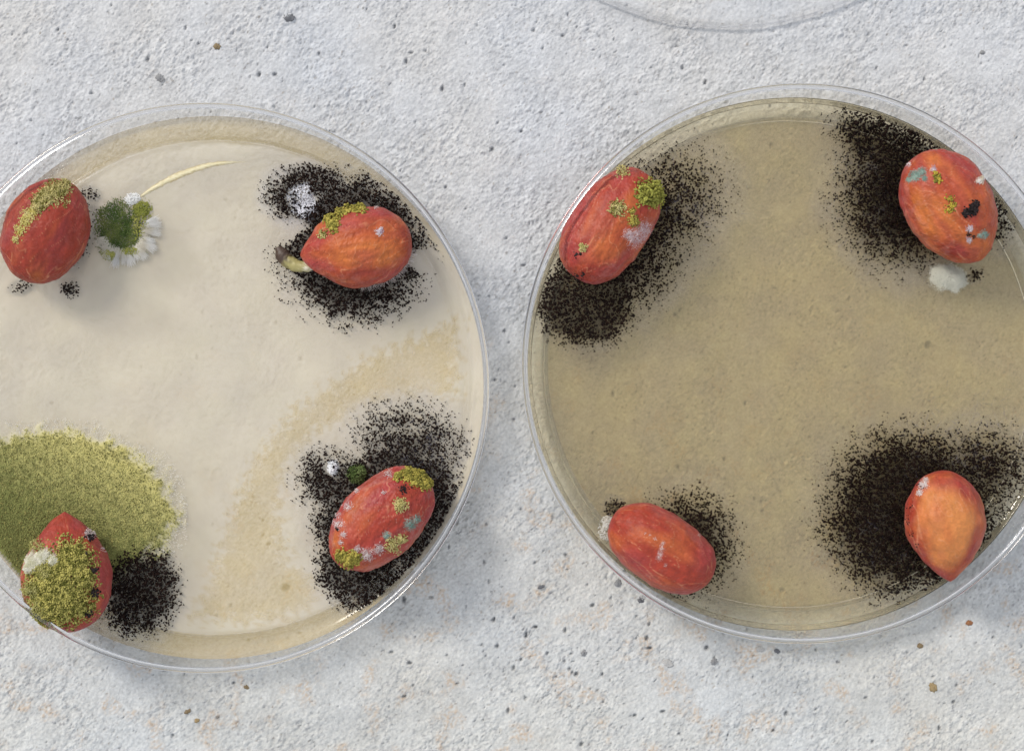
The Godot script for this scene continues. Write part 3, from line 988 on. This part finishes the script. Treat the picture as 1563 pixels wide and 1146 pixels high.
func skin_color(n: Dictionary, q: Vector3, u: float, phi: float) -> Color:
	var s := Vector3(q.x * 0.35, q.y, q.z)
	var big := fine.get_noise_3dv(s * 0.16 + Vector3(n.seed, 0, 0))
	var mid := fine.get_noise_3dv(Vector3(q.x * 0.25, q.y * 0.9, q.z * 0.9) + Vector3(n.seed * 2.0, 5, 0))
	var sm := fine.get_noise_3dv(q * 2.4 + Vector3(0, n.seed, 0))
	var red := Color(0.33, 0.042, 0.021)
	var orange := Color(0.51, 0.140, 0.034)
	var pink := Color(0.34, 0.046, 0.046)
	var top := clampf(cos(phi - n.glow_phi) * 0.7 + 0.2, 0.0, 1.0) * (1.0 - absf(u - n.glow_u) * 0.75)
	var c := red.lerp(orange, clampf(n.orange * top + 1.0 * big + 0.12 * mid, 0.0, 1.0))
	c = c.lerp(pink, clampf(n.pink + 0.9 * fine.get_noise_3dv(s * 0.2 + Vector3(40, n.seed, 0)) + 0.35 * (absf(sin(phi)) - 0.6), 0.0, 0.9))
	c = c * (1.0 + 0.22 * mid + 0.16 * sm)
	# a dry pinkish bloom, mostly low on the flanks
	var bloom := clampf(0.55 * fine.get_noise_3dv(q * 0.45 + Vector3(n.seed * 5.0, 0, 9)) + 0.75 * (absf(sin(phi)) - 0.72) + 0.3 * sm, 0.0, 0.6)
	c = c.lerp(Color(0.44, 0.20, 0.185), bloom * float(n.dust))
	c = c * float(n.tone)
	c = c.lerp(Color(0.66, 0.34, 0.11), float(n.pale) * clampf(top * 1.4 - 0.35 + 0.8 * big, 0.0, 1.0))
	# pale lengthwise veins
	var vein := fine.get_noise_2d(phi * 1.3 + 0.35 * sin(u * 2.2 + n.seed) + n.seed, u * 0.9)
	c = c.lerp(Color(0.60, 0.27, 0.14), (0.18 + 0.40 * clampf(mid + 0.5, 0.0, 1.0)) * smoothstep(0.032, 0.0, absf(vein)))
	var crease := fine.get_noise_3dv(Vector3(q.x * 0.35, q.y * 0.7, q.z * 0.7) + Vector3(n.seed * 7.0, 3, 0))
	c = c.lerp(Color(0.25, 0.03, 0.018), 0.30 * smoothstep(0.04, 0.0, absf(crease)) * clampf(0.5 + sm, 0.0, 1.0))
	# dusty flecks
	var fl := fine.get_noise_3dv(q * 3.4 + Vector3(n.seed * 3.0, 0, 0))
	c = c.lerp(Color(0.70, 0.48, 0.42), float(n.dust) * 0.35 * smoothstep(0.50, 0.80, fl))
	c.a = 1.0
	return c


func peanut(n: Dictionary) -> Node3D:
	for kv in [["p0", 2.3], ["q0", 0.5], ["p1", 2.1], ["q1", 0.62], ["bend", 0.0], ["orange", 0.6], ["pink", 0.15], ["dust", 0.5], ["glow_phi", -0.3], ["glow_u", 0.0], ["pitch", 0.0], ["rough", 1.0], ["lift", 0.0], ["tone", 0.93], ["pale", 0.0]]:
		if not n.has(kv[0]):
			n[kv[0]] = kv[1]
	var mid_y: float = AGAR_Y + n.c * 0.86 + n.lift
	var w := at_px(n.px, n.py, mid_y)
	var root := thing("peanut", n.label, "peanut", Vector3(w.x, AGAR_Y, w.z), "mouldy peanuts on the agar")
	root.rotation = Vector3(0, -deg_to_rad(n.angle), 0)
	n.frame = root.transform * Transform3D(Basis(Vector3(0, 0, 1), n.pitch), Vector3(0, (mid_y - AGAR_Y) * MM, 0))
	n.local = Transform3D(Basis(Vector3(0, 0, 1), n.pitch), Vector3(0, (mid_y - AGAR_Y) * MM, 0))
	var nu := 215
	var nphi := 210
	var v := PackedVector3Array()
	var col := PackedColorArray()
	var idx := PackedInt32Array()
	for i in nu + 1:
		var u := -cos(PI * i / nu)
		u = clampf(u, -1.0, 1.0)
		for j in nphi:
			var phi := TAU * j / nphi
			var q := nut_point(n, u, phi)
			var dir := Vector3(q.x * 0.25 / n.a, q.y / n.c, q.z / n.b).normalized()
			var d := relief(n, q, u, phi)
			v.append(n.local * ((q + dir * d) * MM))
			col.append(skin_color(n, q, u, phi))
	for i in nu:
		for j in nphi:
			var j2 := (j + 1) % nphi
			var p := i * nphi + j
			var q := i * nphi + j2
			idx.append_array([p, p + nphi, q, q, p + nphi, q + nphi])
	var nn := smooth_normals(v, idx)
	var centre: Vector3 = n.local * Vector3.ZERO
	var probe := (nu / 2) * nphi
	if nn[probe].dot(v[probe] - centre) < 0.0:
		for i in nn.size():
			nn[i] = -nn[i]
		for k in range(0, idx.size(), 3):
			var s := idx[k + 1]
			idx[k + 1] = idx[k + 2]
			idx[k + 2] = s
	part("seed_skin", arr_mesh(v, nn, idx, col), M.skin, root)
	n.root = root
	return root


func inside_seed(n: Dictionary, q: Vector3) -> bool:
	var u: float = q.x / n.a
	if absf(u) >= 1.0:
		return false
	var yy: float = q.y - n.bend * (u * u - 0.35)
	return Vector2(yy / n.c, q.z / n.b).length() < prof(n, u)


func hit(n: Dictionary, px: float, py: float) -> Array:
	# where the line of sight through a photograph pixel meets the seed: [point in the peanut's own axes, outward direction] or []
	var inv: Transform3D = (n.frame as Transform3D).affine_inverse()
	var eye := inv * Vector3(0, EYE * MM, 0) / MM
	var far := inv * (at_px(px, py, 0.0) * MM) / MM
	var dir := (far - eye).normalized()
	var s := EYE - 30.0
	for i in 140:
		var q := eye + dir * s
		var u: float = q.x / n.a
		if inside_seed(n, q):
			var lo := s - 0.25
			var hi := s
			for e in 7:
				var m := (lo + hi) / 2.0
				if inside_seed(n, eye + dir * m):
					hi = m
				else:
					lo = m
			q = eye + dir * hi
			u = clampf(q.x / n.a, -1.0, 1.0)
			var yy: float = q.y - n.bend * (u * u - 0.35)
			var e := Vector3(q.x * 0.6 / (n.a * n.a), yy / (n.c * n.c), q.z / (n.b * n.b)).normalized()
			q += e * relief(n, q, u, fposmod(atan2(q.z / n.b, yy / n.c), TAU))
			return [n.local * (q * MM) / MM, (n.local as Transform3D).basis * e]
		s += 0.25
	return []


func crust(n: Dictionary, called: String, discs: Array, count: int, size: float, dome: float, a: Color, b: Color, label := "") -> void:
	# heaped spore balls on the seed: discs [px, py, r] in photograph pixels
	var spots := []
	var tints := PackedColorArray()
	var total := 0.0
	for d in discs:
		total += d[2] * d[2]
	for d in discs:
		for i in int(count * d[2] * d[2] / total):
			var q := Vector2(rng.randfn(), rng.randfn()) * 0.5
			if q.length() > 1.25:
				continue
			var rr := q.length()
			q *= float(d[2]) * (1.0 + 0.35 * fine.get_noise_2d(q.normalized().x * 1.5 + d[0] * 0.3, q.normalized().y * 1.5 + d[1] * 0.3))
			var got := hit(n, d[0] + q.x, d[1] + q.y)
			if got.is_empty():
				continue
			var up := dome * maxf(0.06, 1.0 - 0.9 * rr) * rng.randf_range(0.25, 1.05)
			var r := size * rng.randf_range(0.6, 1.35)
			spots.append(Transform3D(Basis().scaled(Vector3.ONE * r * MM), (got[0] + got[1] * up) * MM))
			var f := clampf(0.5 + 0.9 * fine.get_noise_2d((d[0] + q.x) * 0.09, (d[1] + q.y) * 0.09) + rng.randf_range(-0.4, 0.4), 0.0, 1.0)
			tints.append(a.lerp(b, f))
	many(called, sphere_small, M.fuzz, n.root, spots, tints)


func ground_fluff(n: Dictionary, count: int, lo_phi: float, hi_phi: float, col: Color) -> void:
	# short white threads where the seed meets the agar
	var spots := []
	var tints := PackedColorArray()
	for i in count:
		var t := rng.randf_range(lo_phi, hi_phi)
		var q := Vector3(n.a * 0.97 * cos(t), 0, n.b * 0.93 * sin(t) )
		q.z *= prof(n, cos(t)) / maxf(0.2, absf(sin(t)))
		var dir := Vector3(cos(t), rng.randf_range(0.0, 0.8), sin(t)) + Vector3(rng.randf_range(-0.6, 0.6), 0, rng.randf_range(-0.6, 0.6))
		spots.append(Transform3D(along(dir, rng.randf_range(0.5, 1.3), 0.7), (q + Vector3(0, rng.randf_range(0.2, 2.0), 0)) * MM))
		tints.append(col)
	many("white_threads", fibre_mesh, M.fuzz, n.root, spots, tints)


const OLIVE_A := Color(0.15, 0.14, 0.028)
const OLIVE_B := Color(0.44, 0.37, 0.085)
const SAND_A := Color(0.33, 0.29, 0.10)
const SAND_B := Color(0.58, 0.50, 0.22)
const SNOW_A := Color(0.56, 0.46, 0.44)
const SNOW_B := Color(0.76, 0.72, 0.70)
const SOOT_A := Color(0.015, 0.012, 0.012)
const SOOT_B := Color(0.04, 0.03, 0.03)
const TEAL_A := Color(0.18, 0.27, 0.23)
const TEAL_B := Color(0.34, 0.44, 0.38)


func peanuts() -> void:
	var k := (EYE - 10.0) / LENS / 2.0        # half a photograph pixel in mm at the height of the seeds
	var n: Dictionary
	# left dish, upper left
	n = {"label": "dull red peanut with a yellow-green mould streak, cut by the picture's left edge", "px": 69, "py": 352, "a": 166 * k, "b": 128 * k, "c": 5.6, "angle": -66.0, "seed": 3.0, "orange": 0.12, "pink": 0.05, "tone": 0.78, "q1": 0.55, "dust": 0.25}
	peanut(n)
	crust(n, "green_mould", [[88, 292, 20], [70, 300, 17], [58, 312, 14], [98, 284, 12]], 1900, 0.10, 0.8, OLIVE_A, SAND_B)
	crust(n, "green_mould", [[46, 325, 12], [38, 336, 11], [30, 350, 10], [24, 366, 7]], 700, 0.09, 0.35, OLIVE_B, SAND_B)
	# left dish, upper right: the sprouting one
	n = {"label": "orange-red peanut sprouting a greenish root tip, ringed by black mould", "px": 543, "py": 378, "a": 172 * k, "b": 124 * k, "c": 5.6, "angle": -8.0, "seed": 11.0, "orange": 0.85, "pink": 0.12, "p0": 1.7, "q0": 0.78, "q1": 0.5, "p1": 2.3, "glow_phi": 0.3, "rough": 1.2}
	peanut(n)
	crust(n, "green_mould", [[505, 336, 13], [516, 324, 11], [508, 346, 9]], 560, 0.16, 0.95, OLIVE_A, OLIVE_B)
	crust(n, "green_mould", [[548, 315, 12], [538, 312, 9], [530, 318, 9]], 520, 0.16, 0.95, OLIVE_A, OLIVE_B)
	crust(n, "green_mould", [[492, 357, 7]], 70, 0.13, 0.6, OLIVE_A, SAND_B)
	crust(n, "white_mould", [[579, 353, 6], [582, 349, 3]], 360, 0.050, 0.30, Color(0.45, 0.32, 0.40), SNOW_B)
	crust(n, "white_mould", [[486, 334, 7], [574, 316, 4]], 480, 0.045, 0.24, SNOW_A, SNOW_B)
	ground_fluff(n, 260, 0.2, 1.6, Color(0.68, 0.62, 0.58))
	sprout(n)
	# left dish, lower right: the crusty one
	n = {"label": "crusty red peanut patched with white and green mould, lower right of the left dish", "px": 582, "py": 792, "a": 192 * k, "b": 120 * k, "c": 5.8, "angle": -45.0, "seed": 21.0, "orange": 0.35, "pink": 0.45, "q0": 0.52, "p0": 2.0, "q1": 0.5, "rough": 1.8, "dust": 0.9}
	peanut(n)
	crust(n, "green_mould", [[640, 729, 14], [625, 724, 12], [650, 738, 11], [608, 727, 7]], 950, 0.15, 1.1, OLIVE_A, OLIVE_B)
	crust(n, "green_mould", [[532, 853, 14], [520, 848, 9], [543, 850, 9]], 650, 0.14, 1.0, OLIVE_A, OLIVE_B)
	crust(n, "green_mould", [[611, 771, 11]], 240, 0.11, 0.7, SAND_A, SAND_B)
	crust(n, "green_mould", [[600, 832, 12], [614, 822, 8]], 420, 0.10, 0.5, SAND_A, SAND_B)
	crust(n, "white_mould", [[516, 800, 9], [514, 785, 6], [524, 816, 6], [530, 772, 8], [520, 828, 5]], 900, 0.045, 0.21, Color(0.55, 0.33, 0.34), SNOW_B)
	crust(n, "white_mould", [[560, 846, 11], [578, 838, 9], [545, 838, 7], [592, 722, 7], [545, 750, 5], [585, 752, 4]], 1150, 0.045, 0.24, SNOW_A, SNOW_B)
	crust(n, "teal_mould", [[626, 800, 10], [636, 792, 7], [590, 818, 7]], 1520, 0.040, 0.09, TEAL_A, TEAL_B)
	crust(n, "black_spores", [[617, 746, 8], [512, 790, 4], [515, 808, 4]], 50, 0.13, 0.3, SOOT_A, SOOT_B)
	# left dish, lower left: the overgrown one
	n = {"label": "peanut overgrown by green mould with a bare red tip, lower left", "px": 101, "py": 873, "a": 184 * k, "b": 138 * k, "c": 6.2, "angle": -92.0, "seed": 31.0, "orange": 0.2, "pink": 0.45, "tone": 0.86, "p1": 1.55, "q1": 0.82, "q0": 0.5, "dust": 0.3}
	peanut(n)
	crust(n, "green_mould", [[85, 890, 50], [112, 850, 30], [78, 925, 36], [115, 920, 32], [130, 880, 18]], 9500, 0.125, 1.0, Color(0.11, 0.11, 0.022), Color(0.46, 0.41, 0.12))
	crust(n, "green_mould", [[48, 900, 18], [60, 930, 20], [70, 875, 22], [55, 832, 12]], 2600, 0.085, 1.2, Color(0.26, 0.25, 0.07), Color(0.45, 0.42, 0.17))
	crust(n, "white_mould", [[52, 858, 16], [66, 850, 13], [80, 856, 10], [44, 868, 8]], 14400, 0.035, 1.08, Color(0.66, 0.64, 0.46), Color(0.84, 0.82, 0.72))
	crust(n, "white_mould", [[162, 833, 8], [138, 814, 9]], 1320, 0.045, 0.36, SNOW_A, SNOW_B)
	crust(n, "black_spores", [[142, 905, 9], [140, 870, 7], [136, 820, 8], [132, 935, 8], [128, 845, 4]], 170, 0.15, 1.0, SOOT_A, SOOT_B)
	# right dish, upper left
	n = {"label": "red-orange peanut carrying a round green mould ball, upper left of the right dish", "px": 932, "py": 344, "a": 192 * k, "b": 119 * k, "c": 5.8, "angle": -55.0, "seed": 43.0, "orange": 0.55, "pink": 0.36, "p0": 2.6, "q0": 0.45, "p1": 2.5, "q1": 0.5, "rough": 1.5, "glow_u": -0.4, "dust": 0.7}
	peanut(n)
	crust(n, "green_mould", [[994, 293, 22], [990, 300, 16]], 1000, 0.16, 2.0, OLIVE_A, Color(0.36, 0.36, 0.08))
	crust(n, "green_mould", [[943, 318, 13]], 330, 0.11, 0.7, OLIVE_A, SAND_B)
	crust(n, "green_mould", [[967, 337, 9], [965, 322, 5]], 200, 0.11, 0.6, OLIVE_A, OLIVE_B)
	crust(n, "green_mould", [[950, 258, 11], [944, 252, 6]], 300, 0.11, 0.8, SAND_A, SAND_B)
	crust(n, "green_mould", [[890, 378, 7]], 110, 0.11, 0.6, SAND_A, SAND_B)
	crust(n, "white_mould", [[972, 362, 16], [985, 350, 13], [960, 358, 9]], 3200, 0.035, 0.07, Color(0.52, 0.36, 0.37), Color(0.70, 0.60, 0.60))
	crust(n, "white_mould", [[850, 403, 7], [858, 418, 8], [868, 428, 6], [985, 258, 6]], 1520, 0.045, 0.30, SNOW_A, SNOW_B)
	crust(n, "black_spores", [[882, 388, 5], [878, 424, 8], [890, 420, 5]], 60, 0.13, 0.35, SOOT_A, SOOT_B)
	# right dish, upper right
	n = {"label": "orange peanut dotted teal, black and green, upper right of the right dish", "px": 1451, "py": 316, "a": 188 * k, "b": 134 * k, "c": 6.0, "angle": 60.0, "seed": 57.0, "orange": 0.85, "pink": 0.15, "p1": 1.9, "q1": 0.62, "q0": 0.5, "p0": 2.3, "glow_phi": 0.5, "rough": 1.2, "dust": 0.6}
	peanut(n)
	crust(n, "teal_mould", [[1398, 268, 9], [1388, 274, 5], [1408, 262, 7], [1412, 272, 5]], 1680, 0.045, 0.21, TEAL_A, TEAL_B)
	crust(n, "teal_mould", [[1504, 358, 7], [1496, 360, 4]], 480, 0.045, 0.18, TEAL_A, TEAL_B)
	crust(n, "green_mould", [[1432, 274, 7], [1428, 266, 5]], 90, 0.15, 0.5, OLIVE_A, Color(0.45, 0.34, 0.05))
	crust(n, "green_mould", [[1451, 304, 7], [1450, 318, 8], [1456, 312, 6]], 110, 0.12, 0.35, OLIVE_A, Color(0.45, 0.34, 0.05))
	crust(n, "black_spores", [[1484, 320, 10], [1490, 312, 6], [1474, 326, 6]], 230, 0.15, 0.6, SOOT_A, SOOT_B)
	crust(n, "black_spores", [[1478, 357, 6], [1488, 362, 4]], 22, 0.11, 0.3, SOOT_A, SOOT_B)
	crust(n, "white_mould", [[1497, 276, 6], [1500, 272, 4]], 440, 0.050, 0.30, Color(0.62, 0.55, 0.42), SNOW_B)
	crust(n, "white_mould", [[1481, 349, 6], [1480, 366, 5], [1426, 258, 5], [1386, 250, 5]], 800, 0.045, 0.18, Color(0.46, 0.34, 0.40), SNOW_B)
	# right dish, lower left
	n = {"label": "smooth bare red peanut with a pale scratch, lower left of the right dish", "px": 1010, "py": 837, "a": 178 * k, "b": 110 * k, "c": 5.6, "angle": 33.0, "seed": 71.0, "orange": 0.42, "pink": 0.25, "p0": 2.6, "q0": 0.5, "p1": 2.7, "q1": 0.5, "glow_u": -0.45, "rough": 0.6, "dust": 0.35}
	peanut(n)
	crust(n, "white_mould", [[1008, 846, 5], [1010, 838, 5], [1012, 830, 4], [1006, 852, 5], [1000, 822, 3], [992, 817, 2], [1016, 862, 3], [985, 814, 2], [1068, 816, 3]], 760, 0.025, 0.05, Color(0.50, 0.30, 0.27), SNOW_B)
	# right dish, lower right
	n = {"label": "clean orange peanut tapering to a red tip, lower right of the right dish", "px": 1444, "py": 803, "a": 170 * k, "b": 121 * k, "c": 6.0, "angle": 85.0, "seed": 83.0, "orange": 1.1, "pink": 0.05, "pale": 0.30, "p1": 1.6, "q1": 0.80, "q0": 0.5, "glow_phi": -0.1, "glow_u": -0.1, "rough": 0.6, "dust": 0.3}
	peanut(n)
	crust(n, "white_mould", [[1410, 740, 7], [1404, 752, 5], [1414, 732, 4]], 840, 0.040, 0.18, SNOW_A, SNOW_B)
	crust(n, "black_spores", [[1408, 742, 9], [1388, 775, 8], [1386, 795, 8], [1392, 815, 7], [1402, 832, 5]], 75, 0.08, 0.15, SOOT_A, SOOT_B)


func sprout(n: Dictionary) -> void:
	# the root tip that has broken the skin at the narrow end
	var inv: Transform3D = (n.root as Node3D).transform.affine_inverse()
	var path := [[484, 405, 8.6, 3.0], [470, 408, 8.4, 7.0], [452, 406, 7.9, 9.5], [438, 398, 7.4, 11.0], [430, 388, 7.2, 11.5], [424, 377, 7.2, 5.0]]
	var v := PackedVector3Array()
	var col := PackedColorArray()
	var idx := PackedInt32Array()
	var steps := 40
	var sides := 24
	var pts := []
	for i in steps + 1:
		var f := float(i) / steps * (path.size() - 1)
		var a: Array = path[int(f)]
		var b: Array = path[mini(int(f) + 1, path.size() - 1)]
		var g := f - int(f)
		g = g * g * (3 - 2 * g) * 0.3 + g * 0.7
		pts.append([at_px(lerpf(a[0], b[0], g), lerpf(a[1], b[1], g), lerpf(a[2], b[2], g)), lerpf(a[3], b[3], g) * 0.105])
	for i in steps + 1:
		var p: Vector3 = pts[i][0]
		var d: Vector3 = (pts[mini(i + 1, steps)][0] - pts[maxi(i - 1, 0)][0]).normalized()
		var x := d.cross(Vector3.UP).normalized()
		var y := x.cross(d)
		for s in sides:
			var ang := TAU * s / sides
			var r: float = pts[i][1] * (1.0 + 0.12 * fine.get_noise_2d(i * 0.3, cos(ang) * 2.0))
			v.append(inv * ((p + (x * cos(ang) + y * sin(ang)) * r) * MM))
			var u := float(i) / steps
			var c := Color(0.74, 0.70, 0.56).lerp(Color(0.33, 0.29, 0.11), smoothstep(0.08, 0.32, u + 0.15 * fine.get_noise_2d(cos(ang) * 2.0, u * 9.0)))
			c = c.lerp(Color(0.055, 0.032, 0.022), smoothstep(0.48, 0.66, u + 0.12 * fine.get_noise_2d(cos(ang), u * 5.0)))
			col.append(c)
	for i in steps:
		for s in sides:
			var a := i * sides + s
			var b := i * sides + (s + 1) % sides
			idx.append_array([a, b, a + sides, b, b + sides, a + sides])
	var nn := smooth_normals(v, idx)
	part("root_tip", arr_mesh(v, nn, idx, col), std(0.5, 0.5), n.root, "greenish root with a black rotten end")
